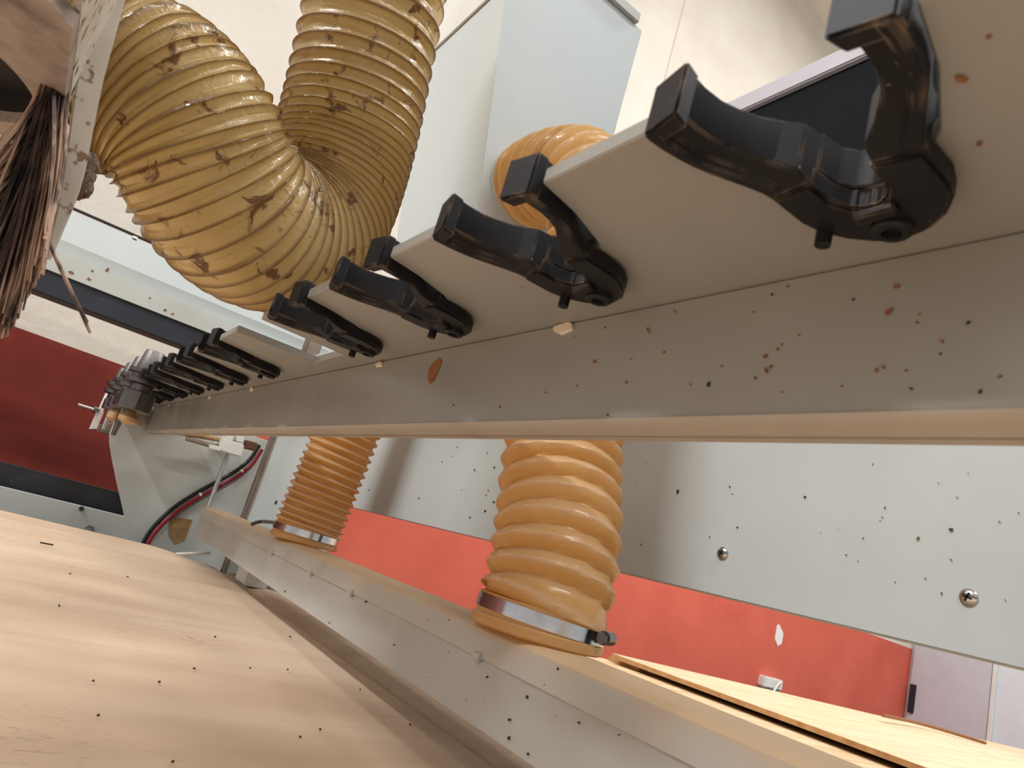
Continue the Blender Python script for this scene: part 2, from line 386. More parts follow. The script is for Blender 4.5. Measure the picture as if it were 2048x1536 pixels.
# debris on the board
def stick(name, a, b, r, mat, label, cat):
    p0 = onZ(a[0], a[1], -.166); p1 = onZ(b[0], b[1], -.166); bm = new(); wire(bm, [p0, (p0+p1)/2+Vector((0, 0, .001)), p1], r, 6, .02); return tag(finish(name, bm, mat), label, cat)
stick('dark_splinter', (80, 1085), (128, 1096), .0013, M_fleckd, 'thin dark splinter lying on the far left of the spoilboard', 'splinter')
bm = new()
for px, py, s in [(318, 1365, 4), (388, 1338, 4), (186, 1363, 3), (255, 1154, 3), (430, 1274, 3), (580, 1274, 4), (196, 1432, 4), (140, 1148, 3), (575, 1340, 3), (720, 1380, 3), (500, 1337, 3), (118, 1212, 3), (640, 1460, 4), (345, 1525, 4), (820, 1450, 4), (600, 1475, 4)]:
    p = onZ(px, py, -.1675); k = s * p.length / FL * .7; lathe(bm, p, (0, 0, 1), [(0, k), (.0014, k*.6)], 6)
stuff(tag(finish('wood_crumbs', bm, M_fleckd), 'dark wood crumbs scattered over the dusty spoilboard', 'crumbs'))

# ---------------------------------------------------------------- end plate (gusset) at the far end, with its feet
Y0 = 2.05
pts = [(-1.3, Y0, -.50), (-1.3, Y0, -.137)]
for p in [(249, 1032), (240, 993), (232, 958), (224, 918), (219, 886), (219, 868)]:
    q = onY(p[0], p[1], Y0); pts.append((q.x, Y0, q.z if p[1] != 1032 else -.131))
q = onY(222, 835, Y0); pts += [(q.x+.01, Y0, .16), (.545, Y0, .16), (.56, Y0, -.50)]
t = thing('end_plate', 'grey white steel end plate behind the far end of the rack', 'machine plate', (-.3, Y0, -H))
bm = new(); prism(bm, pts, (0, .012, 0), .001, 1); finish('plate', bm, M_gus, t, smooth=False)
for lx in (-1.2, .44):
    bm = new(); box(bm, lx, lx+.08, Y0+.0, Y0+.08, -H, -.50, .003); finish('leg', bm, M_gus, t)
for px, py in ((163, 1017), ):
    q = onY(px, py, Y0); bm = new(); cyl(bm, (q.x, Y0+.001, q.z), (q.x, Y0-.006, q.z), .006, .005, 12); finish('screw', bm, M_blackband, t)
# lower black band behind the plate
bm = new(); box(bm, -1.6, .5, 2.12, 2.17, -.20, -.082, .004); o = finish('rubber_strip', bm, M_blackband, smooth=False); tag(o, 'black rubber strip low in front of the red wall', 'strip')
t = thing('strip_stand', 'grey post holding the lower black rubber strip', 'post', (-.8, 2.2, -H))
bm = new(); box(bm, -1.5, -1.44, 2.172, 2.23, -H, -.09, .003); finish('post', bm, M_gus, t)
# white chip bits and the little brown smear on the plate
q = onY(352, 1060, Y0); bm = new(); prism(bm, [(q.x-.03, Y0-.001, q.z+.03), (q.x+.03, Y0-.001, q.z+.035), (q.x+.03, Y0-.001, q.z-.02), (q.x+.01, Y0-.001, q.z-.035), (q.x-.012, Y0-.001, q.z-.015)], (0, -.0015, 0))
tag(finish('tape_scrap', bm, M_brass, smooth=False), 'torn brown tape scrap stuck on the grey end plate', 'tape')

# ---------------------------------------------------------------- long side panel and its corner extrusion
XP = .53
t = thing('side_panel', 'long white sheet metal panel behind the two orange hoses', 'panel', (XP, .6, .03))
bm = new(); prism(bm, [(XP, -.9, .0222), (XP, 1.47, .0321), (XP, 1.47, -H), (XP, 1.93, -H), (XP, 1.93, .40), (XP, -.9, .40)], (.004, 0, 0), .0008, 1)
prism(bm, [(XP+.004, -.9, .0222), (XP+.004, 1.47, .0321), (XP+.004, 1.47, .035), (XP+.004, -.9, .0252)], (.018, 0, 0))
finish('sheet', bm, M_white, t, smooth=False)
for px, py in ((1446, 1107), (1938, 1195)):
    q = onX(px, py, XP); k = .0058
    bm = new(); lathe(bm, (XP, q.y, q.z), (-1, 0, 0), [(0, k), (.0012, k), (.0026, k*.72), (.0032, k*.3)], 20)
    s = finish('screw', bm, M_steel, t)
    bm = new()
    for a in (.4, .4 + math.pi/2):
        d = Vector((0, math.cos(a), math.sin(a))); n = Vector((0, -d.z, d.y)); c = Vector((XP-.0030, q.y, q.z))
        prism(bm, [c + d*.0032 + n*.0007, c - d*.0032 + n*.0007, c - d*.0032 - n*.0007, c + d*.0032 - n*.0007], (-.0006, 0, 0))
    finish('cross_slot', bm, M_dark, s, smooth=False)
q = onX(553, 1005, XP); bm = new(); cyl(bm, (XP, q.y, q.z), (XP-.003, q.y, q.z), .005, .004, 12); finish('screw', bm, M_blackband, t)
bm = new(); bm2 = new(); rn = random.Random(5)
PF = [(1180+a/2.36, 860+b/2.36, s) for a, b, s in [(415, 290, 12), (660, 268, 7), (672, 302, 4), (1015, 316, 9), (1393, 367, 7), (1380, 412, 4), (1370, 428, 4), (1290, 511, 5), (1210, 590, 5), (1550, 510, 13), (1705, 470, 13), (1733, 318, 4), (1933, 434, 5), (1583, 700, 5), (1660, 772, 6), (1960, 803, 4), (240, 540, 7), (697, 460, 6), (565, 505, 4), (143, 95, 5), (265, 152, 5), (1705, 612, 6), (1172, 468, 3), (1645, 250, 3), (1785, 203, 3), (2023, 392, 4), (1265, 620, 3), (1440, 717, 4), (1335, 162, 4), (148, 42, 14), (215, 262, 4), (1090, 485, 3)]]
PF += [(480+a/2.276, 860+b/2.276, s*1.2) for a, b, s in [(990, 78, 5), (1068, 182, 8), (1158, 170, 8), (1155, 328, 8), (1116, 368, 10), (1047, 398, 7), (1130, 275, 6), (1125, 105, 5), (920, 145, 4), (588, 272, 6), (815, 310, 6), (1120, 297, 5), (1010, 272, 3), (965, 120, 4)]]
def flake(b, c, k, U, V, N):
    n = 7; a0 = rn.uniform(0, 6.28); el = rn.uniform(1.0, 1.9); ring = []
    ca, sa = math.cos(a0), math.sin(a0)
    for i in range(n):
        t_ = 6.2832*i/n; rr = k * rn.uniform(.6, 1.05); a, w = math.cos(t_)*rr*el, math.sin(t_)*rr
        ring.append(c + U*(a*ca - w*sa) + V*(a*sa + w*ca))
    prism(b, ring, N)
for px, py, s in PF:
    q = onX(px, py, XP-.0005); k = s/2.36*.5*q.length/FL*1.1
    flake(bm if rn.random() < .6 else bm2, q, k, Vector((0, 1, 0)), Vector((0, 0, 1)), Vector((-.0008, 0, 0)))
stuff(finish('glue_fleck', bm, M_fleck, t, smooth=False)); stuff(finish('dark_fleck', bm2, M_fleckd, t, smooth=False))
t = thing('corner_profile', 'dusty aluminium corner profile at the end of the side panel', 'profile', (XP, 1.97, -H))
bm = new(); box(bm, .527, .565, 1.945, 1.985, -H, .5, .003); finish('upright', bm, M_extr, t, smooth=False)
bm = new()
for k in (.0, .013): box(bm, .520, .5272, 1.951+k, 1.958+k, -.4, .5, .001)
finish('groove_rib', bm, M_extr, t, smooth=False)

# ---------------------------------------------------------------- white dust housing (cabinet) above the panel
Yc, Yd = .75, .994
def lx(zz): return .4232 - .19*zz
zb, zk, zt = .402, .722, .824
t = thing('dust_housing', 'tapered white sheet metal housing where the orange hose elbow enters', 'machine housing', (.42, .87, .402))
bm = new()
prof = [(lx(zb), zb), (lx(zk), zk), (lx(zk), zt), (.517, zt), (.517, zb)]
prism(bm, [(a, Yc, b) for a, b in prof], (0, Yd-Yc, 0), .0012, 1); finish('casing', bm, M_cab, t, smooth=False)
bm = new(); prism(bm, [(lx(zk)-.001, Yc+.03, zk+.004), (lx(zk)-.001, Yd-.002, zk+.004), (lx(zk)-.001, Yd-.002, zt+.05), (lx(zk)-.001, Yc+.03, zt+.05)], (-.003, 0, 0)); finish('side_flange', bm, M_whiteplas, t, smooth=False)
bm = new(); box(bm, .30, .503, Yc-.006, Yd, zt+.001, zt+.017, .001); finish('lid', bm, M_gus, t, smooth=False)
bm = new(); lathe(bm, (.402, Yc-.0, .478), (0, -1, 0), [(0, .0560), (.0050, .0560), (.0055, .050)], 40, False); finish('hose_socket', bm, M_cab, t)

# navy gantry cover with its lilac edge, right behind the near forks
t = thing('gantry_cover', 'dark navy gantry cover with a lilac grey top edge', 'machine cover', (1.1, .4, .1))
xg = .95; zt_ = xg*1.093
bm = new(); box(bm, xg, xg+.35, -.2, 1.14, .30, zt_, .003); finish('cover', bm, M_navy, t, smooth=False)
bm = new(); prism(bm, [(xg-.012, -.2, zt_-.002), (xg-.012, 1.14, zt_-.002), (xg-.012, 1.14, xg*1.136), (xg-.012, -.2, xg*1.136)], (.36, 0, 0), .003, 2); finish('top_edge', bm, M_lilac, t, smooth=False)
bm = new(); box(bm, xg+.05, xg+.25, -.1, .1, -H, .30, .004); finish('support', bm, M_navy, t, smooth=False)

# ---------------------------------------------------------------- far gantry beam along the wall with black strip
t = thing('far_beam', 'pale grey gantry beam across the far wall with a black lower strip', 'machine beam', (-.4, 2.35, .36))
yb = 2.3
bm = new(); prism(bm, [(-2.2, yb, .525), (-2.2, yb, .612), (-2.2, yb+.09, .612), (-2.2, yb+.09, .45), (-2.2, yb+.012, .45), (-2.2, yb+.012, .49)], (3.05, 0, 0)); finish('upper_cover', bm, M_cab, t, smooth=False)
bm = new(); prism(bm, [(-2.2, yb-.004, .4325), (-2.2, yb-.004, .491), (-2.2, yb+.09, .491), (-2.2, yb+.09, .4325)], (3.05, 0, 0)); finish('lower_flange', bm, M_gus, t, smooth=False)
bm = new(); box(bm, -2.2, .85, yb+.004, yb+.08, .366, .432, .003); finish('black_strip', bm, M_blackband, t, smooth=False)
bm = new(); wire(bm, [(-2.2, yb+.01, .625), (-.6, yb+.01, .622), (.3, yb+.01, .625), (.85, yb+.01, .625)], .0045, 8, .05); cb = tag(finish('thin_cable', bm, M_blackrub), 'thin dark cable running along the top of the far beam', 'cable')
q = onY(270, 476, yb); bm = new(); box(bm, q.x-.008, q.x+.008, yb, yb+.02, q.z-.008, q.z+.006, .002); finish('cable_clip', bm, M_whiteplas, cb)
bm = new(); rn = random.Random(9)
for px, py, s in [(178, 558, 8), (330, 620, 9), (143, 545, 8), (215, 540, 10), (185, 542, 7), (345, 628, 7), (300, 596, 4)]:
    q = onY(px, py, yb-.0045); flake(bm, q, s*.36*q.length/FL, Vector((1, 0, 0)), Vector((0, 0, 1)), Vector((0, -.001, 0)))
stuff(finish('glue_fleck', bm, M_fleck, t, smooth=False))
bm = new(); box(bm, .86, .92, 2.32, 2.40, -H, .62, .004); finish('post', bm, M_gus, t, smooth=False)

# ---------------------------------------------------------------- tool rack: notched plate + folded beam
P0 = .1725; PITCH = .1470; XE = .1275; ZP = .150; TH = .0075
slots = [k for k in range(13) if k != 4]
t = thing('tool_rack', 'long grey notched tool rack plate folded down into a rail', 'tool rack', (.24, .8, .08))
bm = new(); out = [(.31, -.6), (XE, -.6)]
def cen(k): return P0 + PITCH*k - .0515
for k in range(-4, 13):
    c = cen(k)
    if k == 4: out += [(XE, .645), (XE+.083, .649), (XE+.083, .734), (XE, .738)]
    else: out += [(XE, c-.0422), (XE+.022, c-.037), (XE+.046, c-.0268), (XE+.062, c-.0120), (XE+.062, c+.0120), (XE+.046, c+.0268), (XE+.022, c+.037), (XE, c+.0422)]
out += [(XE, 2.045), (.31, 2.045)]
prism(bm, [(a, b, ZP) for a, b in out], (0, 0, TH), .0008, 1); finish('notched_plate', bm, M_plate, t, smooth=False)
bm = new()
prof = [(.2345, .1492), (.2345, .0872), (.2550, .0872), (.2550, .1492)]
prism(bm, [(a, -.6, b) for a, b in prof], (0, 2.645, 0)); finish('rail', bm, M_plate, t, ang=25)
bm = new(); prof = [(.2336, .0871), (.2340, .0862), (.2352, .0850), (.2375, .0838), (.2410, .0828), (.2455, .0816), (.2462, .0822), (.2462, .0850), (.2480, .0850), (.2480, .0815), (.2530, .0812), (.2550, .0830), (.2550, .0871)]
prism(bm, [(a, -.6, b) for a, b in prof], (0, 2.645, 0)); lp = finish('lower_lip', bm, M_lip, t, ang=40); lp['label'] = 'rolled lower lip caked with tan dust'
for px, py, sx, sz in ((1132, 641, .020, .008), (762, 721, .017, .006), (507, 771, .016, .007), (423, 786, .014, .006), (342, 803, .014, .006)):
    q = onX(px, py, .2340); rn = random.Random(px); bm = new(); ring = []
    for i in range(12):
        a = 6.2832*i/12; r_ = rn.uniform(.75, 1.2); ring.append((.2352, q.y + math.cos(a)*sx*.5*r_, .1465 + math.sin(a)*sz*.55*r_))
    prism(bm, ring, (-.0028, 0, 0), .0008, 1); finish('sealant_blob', bm, M_cream, t)
bm = new(); bm2 = new(); rn = random.Random(11)
BF = [(743, 248, 9), (690, 322, 4), (855, 240, 4), (840, 312, 6), (955, 220, 6), (905, 150, 6), (910, 158, 5), (1035, 317, 5), (1090, 317, 10), (1130, 262, 5), (1262, 232, 8), (1265, 275, 9), (1280, 264, 8), (1232, 298, 6), (1300, 210, 6), (1313, 196, 5), (1365, 168, 4), (1530, 60, 5), (1640, 95, 13), (1660, 20, 12), (1730, 105, 5), (1724, 130, 4), (1880, 130, 6), (1800, 187, 7), (1795, 225, 5), (1600, 275, 9), (1620, 264, 7), (1690, 275, 5), (1705, 330, 5), (1915, 340, 6), (1975, 293, 5), (1495, 322, 4), (595, 342, 5), (315, 380, 4), (455, 385, 4), (783, 410, 6), (1313, 342, 4), (1283, 45, 5), (1330, 20, 4), (775, 145, 5), (1228, 98, 4)]
for a, b, s in BF:
    q = onX(700+a/1.519, 560+b/1.519, .2343); k = s/1.519*.68*q.length/FL
    flake(bm if rn.random() < .75 else bm2, q, k, Vector((0, 1, 0)), Vector((0, 0, 1)), Vector((-.0006, 0, 0)))
stuff(finish('glue_fleck', bm, M_fleck, t, smooth=False)); stuff(finish('dark_fleck', bm2, M_fleckd, t, smooth=False))
bm = new(); out = [(879, 716), (884, 722), (876, 745), (868, 762), (861, 767), (857, 758), (858, 742), (866, 728)]
prism(bm, [onX(a, b, .2343) for a, b in out], (-.0008, 0, 0)); tag(finish('leaf_shaped_chip', bm, M_chipw, smooth=False), 'brown leaf shaped wood chip stuck on the rail face', 'wood chip')
bm = new(); rn = random.Random(2)
for px, py, s in ((1924, 157, 16), (1960, 286, 9), (1978, 72, 9)):
    q = onZ(px, py, ZP-.0003); flake(bm, q, s*.45*q.length/FL, Vector((1, 0, 0)), Vector((0, 1, 0)), Vector((0, 0, -.0006)))
stuff(finish('glue_fleck', bm, M_fleck, t, smooth=False))
# brackets under the far end
bm = new(); box(bm, .196, .226, 2.02, 2.04, .095, .149, .002); finish('end_bracket', bm, M_extr, t, smooth=False)

# ---------------------------------------------------------------- tool forks
half_o = [(-.0040, .0405), (.003, .0402), (.010, .0390), (.016, .0376), (.022, .0355), (.028, .0325), (.034, .0292), (.040, .0265), (.046, .0252)]
half_i = [(-.0075, .0245), (-.003, .0260), (.004, .0267), (.012, .0262), (.019, .0240), (.025, .0208), (.031, .0160), (.036, .0108), (.044, .0096)]
body_o = [(.046, .0252), (.060, .0248), (.068, .0225), (.076, .0168), (.082, .0090), (.0845, 0)]
body_i = [(.044, .0096), (.054, .0088), (.060, .0050), (.062, 0)]
def make_fork(k, label):
    c = cen(k); t = thing('tool_fork', label, 'tool fork', (XE+.04, c, ZP-.006), 'black tool forks along the rack')
    bm = new()
    for sg in (1, -1):      # the two jaws: sloping grooved underside, upright inner wall
        t2 = new(); secs = []
        for m_, ((uo, vo), (ui, vi)) in enumerate(zip(half_o, half_i)):
            g = max(0, (m_-5)/3.0)
            L = lambda z, e=-.0078: z + (e-z)*g
            def P(f, z): return t2.verts.new((XE + uo + (ui-uo)*f, c + sg*(vo + (vi-vo)*f), ZP + z))
            secs.append([P(0, .0125), P(0, L(-.0068)), P(.10, L(-.0074)), P(.32, L(-.0066)), P(.40, L(-.0040)), P(.58, L(-.0032)), P(.80, L(-.0030)), P(.94, L(-.0026)), P(1, L(-.0012, -.0074)), P(1, .0125)])
        for a, b in zip(secs, secs[1:]):
            n = len(a)
            for q in range(n): face(t2, [a[q], a[(q+1) % n], b[(q+1) % n], b[q]])
        face(t2, secs[0][::-1]); face(t2, secs[-1]); bevel(t2, .0008, 2, .6); merge(bm, t2)
    poly = body_o + [(u, -v) for u, v in body_o[-2::-1]] + [(u, -v) for u, v in body_i] + [(u, v) for u, v in body_i[-2::-1]]
    prism(bm, [(XE+u-.003*(u < .047), c+v, ZP-.0090) for u, v in poly], (0, 0, .0087), .0014, 2)
    up_o = [(.0445, .0258), (.0608, .0110), (.0610, 0)]; up_i = [(.0440, .0096), (.054, .0086), (.0582, .0050), (.0598, 0)]
    poly = up_o + [(u, -v) for u, v in up_o[-2::-1]] + [(u, -v) for u, v in up_i] + [(u, v) for u, v in up_i[-2::-1]]
    prism(bm, [(XE+u, c+v, ZP-.001) for u, v in poly], (0, 0, .0145), .0006, 1)
    for sg in (1, -1):      # raised tip pads
        pad = [(-.0080, .0240), (-.0048, .0412), (.0020, .0408), (.0000, .0260)]
        prism(bm, [(XE+u, c+sg*v, ZP-.0066) for u, v in pad], (0, 0, .0200), .0010, 2)
    finish('fork_body', bm, M_fork, t, ang=30)
    bm = new(); lathe(bm, (XE+.0735, c-.001, ZP-.0088), (0, 0, -1), [(0, .0066), (.0026, .0066), (.0036, .0056), (.0036, .0034), (.0012, .0032), (.0012, .0001)], 20)
    b = finish('pivot_bolt', bm, M_fork, t); b['label'] = 'dusty round pivot bolt'
    bm = new(); box(bm, XE+.0605, XE+.0660, c-.008, c+.006, ZP-.0118, ZP-.0088, .0008); finish('stop_block', bm, M_fork, t)
    bm = new(); cyl(bm, (XE+.0685, c+.0205, ZP-.003), (XE+.0685, c+.0205, ZP-.0140), .0030, .0028, 14); finish('spring_pin', bm, M_fork, t)
    return t
FL_ = ['black plastic tool fork nearest the camera, dark navy showing between its jaws',
       'black tool fork in front of the pale orange hose elbow, second from the camera',
       'black tool fork under the right edge of the big amber hose, third from the camera',
       'black tool fork just before the empty notch in the rack',
       None,
       'black tool fork just beyond the empty notch in the rack',
       'second black tool fork beyond the empty notch',
       'third black tool fork beyond the empty notch',
       'fourth black tool fork beyond the empty notch',
       'black tool fork gripping the tool holder with a large dark nut',
       'black tool fork gripping the middle holder with an exposed long cutter',
       'black tool fork gripping the holder with a stubby tan cutter',
       'black tool fork gripping the last holder at the far end of the rack']
proto = make_fork(0, FL_[0])
for k in slots[1:]:
    if k in (9, 10, 11, 12): dup(proto, (-.0, PITCH*k, 0), FL_[k])
    else: dup(proto, (0, PITCH*k, 0), FL_[k])

# ---------------------------------------------------------------- tool holders in the last forks
def holder(k, label, nutr, nuth, nutmat, cut, cutmat):
    c = Vector((XE+.006, cen(k), ZP)); t = thing('tool_holder', label, 'tool holder', c, 'tool holders at the far end of the rack')
    bm = new(); lathe(bm, c, (0, 0, 1), [(.0125, .0215), (.018, .0215), (.050, .0172), (.052, .0155)], 28); finish('taper_shank', bm, M_steelm, t)
    bm = new(); lathe(bm, c, (0, 0, -1), [(-.013, .031), (-.006, .031), (-.004, .0243), (.002, .0243), (.004, .031), (.012, .031), (.014, .028)], 32); finish('flange', bm, M_steeld, t)
    bm = new(); lathe(bm, c, (0, 0, -1), [(.0142, .019), (.026, .019)], 24); finish('neck', bm, M_steeld, t)
    bm = new(); lathe(bm, c, (0, 0, -1), [(.0262, nutr*.92), (.028, nutr), (.026+nuth, nutr), (.028+nuth, nutr*.9)], 12, True); finish('collet_nut', bm, nutmat, t, ang=20)
    bm = new(); prof = [(.0285+nuth, .007)] + cut; lathe(bm, c, (0, 0, -1), [(s if i == 0 else s+nuth+.0285, r) for i, (s, r) in enumerate(prof)], 16); finish('cutter', bm, cutmat, t)
    return t
holder(9, 'tool holder with the largest dark collet nut, nearest of the fitted tools', .030, .034, M_steeld, [(.004, .010), (.012, .017), (.020, .017), (.026, .006)], M_brass)
holder(10, 'tool holder with long slim cutter behind the largest nut', .024, .026, M_steeld, [(.03, .006), (.055, .004)], M_steeld)
holder(11, 'tool holder with pale stubby tan cutter near the white bracket', .022, .022, M_steeld, [(.006, .012), (.022, .014), (.028, .008)], M_brass)
holder(12, 'last tool holder with bright steel taper at the far rack end', .021, .022, M_steeld, [(.02, .006), (.045, .005)], M_steel)

# white angle bracket with a threaded pin at the far end
t = thing('sensor_bracket', 'white angled bracket with a protruding pin at far rack end', 'bracket', onY(215, 850, 2.075))
d0 = 2.078
bm = new(); out = [(212, 784), (222, 790), (207, 822), (207.5, 826), (194, 858), (178, 858), (192, 826), (196, 820)]
prism(bm, [onY(a, b, d0) for a, b in out], (0, .006, 0), .001, 1); finish('angle_plate', bm, M_whiteplas, t, smooth=False)
bm = new(); cyl(bm, onY(197, 822, d0-.004), onY(156, 809, d0-.004), .0042, None, 12); finish('pin', bm, M_steel, t)
bm = new(); cyl(bm, onY(198, 822, d0-.004), onY(187, 818.5, d0-.004), .0078, None, 6); finish('lock_nut', bm, M_steel, t, ang=20)
bm = new(); out = [(198, 850), (235, 842), (232, 872), (196, 864)]; prism(bm, [onY(a, b, d0+.008) for a, b in out], (0, .03, 0), .002, 1); finish('mount_block', bm, M_extr, t, smooth=False)

# ---------------------------------------------------------------- white clamp unit with rod, bars and cables at the far end
t = thing('push_rod_unit', 'white plastic clamp block with a thin steel rod hanging down', 'actuator', onY(470, 893, 1.93))
yb2 = 1.92
bm = new(); out = [(446, 876), (490, 889), (483, 915), (441, 902)]; prism(bm, [onY(a, b, yb2) for a, b in out], (0, .035, 0), .003, 2); finish('block', bm, M_whiteplas, t)
bm = new(); out = [(452, 862), (470, 866), (466, 882), (449, 878)]; prism(bm, [onY(a, b, yb2+.004) for a, b in out], (0, .025, 0), .002, 1); finish('fitting', bm, M_whiteplas, t)
bm = new(); out = [(474, 862), (490, 866), (487, 886), (472, 882)]; prism(bm, [onY(a, b, yb2+.004) for a, b in out], (0, .025, 0), .002, 1); finish('fitting', bm, M_whiteplas, t)
bm = new(); out = [(420, 889), (444, 894), (442, 903), (418, 897)]; prism(bm, [onY(a, b, yb2+.006) for a, b in out], (0, .012, 0), .001, 1); finish('tab', bm, M_whiteplas, t)
bm = new(); cyl(bm, onY(456, 908, yb2+.012), onY(417, 1012, yb2+.012), .0058, None, 14); finish('rod', bm, M_steel, t)
q = onY(466, 886, yb2); bm = new(); box(bm, q.x-.02, q.x+.02, yb2+.034, Y0-.0005, q.z-.012, q.z+.012, .002); finish('mount_arm', bm, M_gus, t, smooth=False)
bm = new(); out = [(494, 880), (516, 886), (511, 902), (490, 897)]; prism(bm, [onY(a, b, yb2+.004) for a, b in out], (0, .03, 0), .002, 1); tag(finish('rusty_block', bm, M_rust, smooth=False), 'small rusty brown block beside the white clamp block', 'block')
for (a, b, c, d, nm, lab, mt) in ((352, 865, 470, 884, 'guide_bar', 'upper tan guide bar running under the rack to the clamp block', M_brass), (372, 877, 440, 896, 'guide_bar', 'lower dusty guide bar ending at the white clamp tab', M_extr)):
    bm = new(); cyl(bm, onY(a, b, 1.99), onY(c, d, 1.99), .006, None, 10); gb = finish(nm, bm, mt, t)
def cable(pix, r, mat, name, label, yy):
    bm = new(); wire(bm, [onY(a, b, yy) for a, b in pix], r, 10, .012); return tag(finish(name, bm, mat), label, 'cable')
base = [(522, 896), (505, 922), (478, 946), (440, 968), (396, 992), (350, 1022), (310, 1060), (286, 1098), (270, 1125)]
rc = cable([(a+2, b+3) for a, b in base], .0052, M_redcab, 'red_cable', 'dark red cable curving down across the grey end plate', 2.02)
cable([(a-3, b-6) for a, b in base], .0055, M_blackrub, 'black_cable', 'black cable lying along the upper side of the red cable', 2.034)
cable([(a-1+(i > 5)*-7, b+11-(i > 5)*14) for i, (a, b) in enumerate(base)], .0028, M_greycab, 'grey_cable', 'thin grey cable strung beside the red one', 2.044)
for px, py in ((401, 990), (484, 943)):
    c = onY(px, py, 2.021); dv = Vector((.8, 0, .6)); bm = new(); lathe(bm, c - dv*.003, dv, [(0, .0062), (.006, .0062)], 16); finish('cable_tie', bm, M_whiteplas, rc)
bm = new(); cyl(bm, onZ(352, 1108, -.166), onZ(421, 1106, -.166) if False else onY(421, 1106, onZ(352, 1108, -.166).y), .0034, None, 8); tag(finish('thin_rod', bm, M_whiteplas), 'thin pale rod at the far edge of the spoilboard', 'rod')
bm = new(); wire(bm, [onY(170, 1056, 2.047), onY(178, 1051, 2.047), onY(187, 1055, 2.047), onY(188, 1064, 2.047)], .002, 6, .01); tag(finish('wire_loop', bm, M_greycab), 'small bent grey wire loop above the board edge', 'wire')

# ---------------------------------------------------------------- dust chute under the hoses
t = thing('dust_chute', 'long dusty white suction chute carrying the two orange hoses', 'chute', (.39, .7, -.12))
def sec(x, zt, s=1.0):   # outline in X,Z from the lower front edge upward
    return [(x+.0022, -.1205), (x+.0022, zt-.0243), (x, zt-.0250), (x+.0004, zt-.0240), (x+.0030, zt-.0095), (x+.0056, zt-.0048), (x+.0100, zt-.0022), (x+.020, zt-.0006), (x+.060, zt), (x+.078, zt-.002), (x+.112, zt-.010), (x+.115, zt-.014), (x+.115, -.1205)]
bm = new(); secs = []
for y in [-.9, .0, .5, 1.0, 1.4, 1.84]:
    x = .337 + .0310*y; zt2 = -.0468 - .0022*y; s = 1.0 - .02*max(0, y-.4)
    secs.append([bm.verts.new((a, y, b)) for a, b in sec(x, zt2, s)])
for i in range(len(secs)-1):
    n = len(secs[i])
    for k in range(n): face(bm, [secs[i][k], secs[i][(k+1) % n], secs[i+1][(k+1) % n], secs[i+1][k]])
face(bm, secs[0][::-1]); face(bm, secs[-1]); finish('duct', bm, M_chute, t, ang=24)
rn = random.Random(4); bm = new()
for px, py, s_ in [(571, 1183, 6), (734, 1203, 8), (660, 1246, 4), (1056, 1395, 9), (1021, 1440, 10), (1020, 1476, 10), (956, 1313, 7), (1160, 1446, 7), (976, 1354, 6), (1118, 1338, 6), (1240, 1470, 6), (900, 1240, 5), (1092, 1370, 5), (790, 1290, 4), (1058, 1508, 9), (842, 1254, 4)]:
    r_ = ray(px, py); k_ = .3392/(r_.x - .031*r_.y); q = r_*k_
    flake(bm, q + Vector((-.0005, 0, 0)), s_*.28*q.length/FL, Vector((0, 1, 0)), Vector((0, 0, 1)), Vector((-.0012, 0, 0)))
stuff(finish('dark_fleck', bm, M_fleckd, t, smooth=False))
for px, py in ((535, 1098), (606, 1133), (680, 1170), (960, 1305)):
    bm = new(); yy = {535: 1.16, 606: .955, 680: .80, 960: .505}[px]; x = .337+.031*yy
    box(bm, x-.0025, x+.002, yy-.006, yy+.006, -.0468-.0022*yy-.028, -.0468-.0022*yy-.0215, .0008); finish('weld_tab', bm, M_chute, t)
for yy in (-.6, 1.50):
    bm = new(); x = .337+.031*yy; box(bm, x+.055, x+.10, yy-.04, yy+.04, -.1655, -.1206, .003); finish('foot', bm, M_whiteplas, t, smooth=False)

# ---------------------------------------------------------------- hoses
def clamp(t, c, axis, R, w, scr_dir):
    bm = new(); lathe(bm, Vector(c) - Vector(axis).normalized()*w/2, axis, [(0, R), (0, R+.0012), (w, R+.0012), (w, R)], 48, False); b = finish('hose_clamp', bm, M_chrome, t); b['label'] = 'bright steel clamp band'
    return b
# right lower hose, up behind the rack and into the housing
tR = thing('dust_hose', 'orange ribbed dust hose nearer the camera with a steel clamp', 'hose', (.403, .50, -.052), 'orange hoses rising from the chute')
bm = new(); hose(bm, [(.4005, .498, -.0265), (.4025, .499, -.01), (.4075, .512, .04), (.412, .536, .10), (.414, .552, .16), (.414, .563, .25), (.412, .570, .34), (.409, .585, .405), (.405, .625, .452), (.402, .685, .474), (.402, .742, .478)], .059, .0085, [(0, .0205), (.3, .0225), (1, .0225)], 'round', 64, 12, .0005, 3)
finish('ribbed_tube', bm, M_hoseB, tR)
bm = new(); lathe(bm, (.4000, .4975, -.0476), (.01, 0, 1), [(0, .0555), (.0015, .0575), (.0080, .0575), (.0100, .0553), (.026, .0553)], 56, False); finish('cuff', bm, M_hoseB, tR)
ax = Vector((.05, -.02, 1)).normalized(); cc = Vector((.4005, .4978, -.0312))
b = clamp(tR, cc, ax, .0560, .0110, None)
dirw = Vector((.50, -.82, 0)).normalized(); tang = Vector((-dirw.y, dirw.x, 0)); pw = cc + dirw*.0600
ang0 = math.atan2(dirw.y, dirw.x)
bm = new(); cyl(bm, pw - tang*.010, pw + tang*.012, .0058, None, 14); cyl(bm, pw - tang*.016, pw - tang*.010, .0048, None, 6); finish('worm_screw', bm, M_steeld, b)
bm = new()
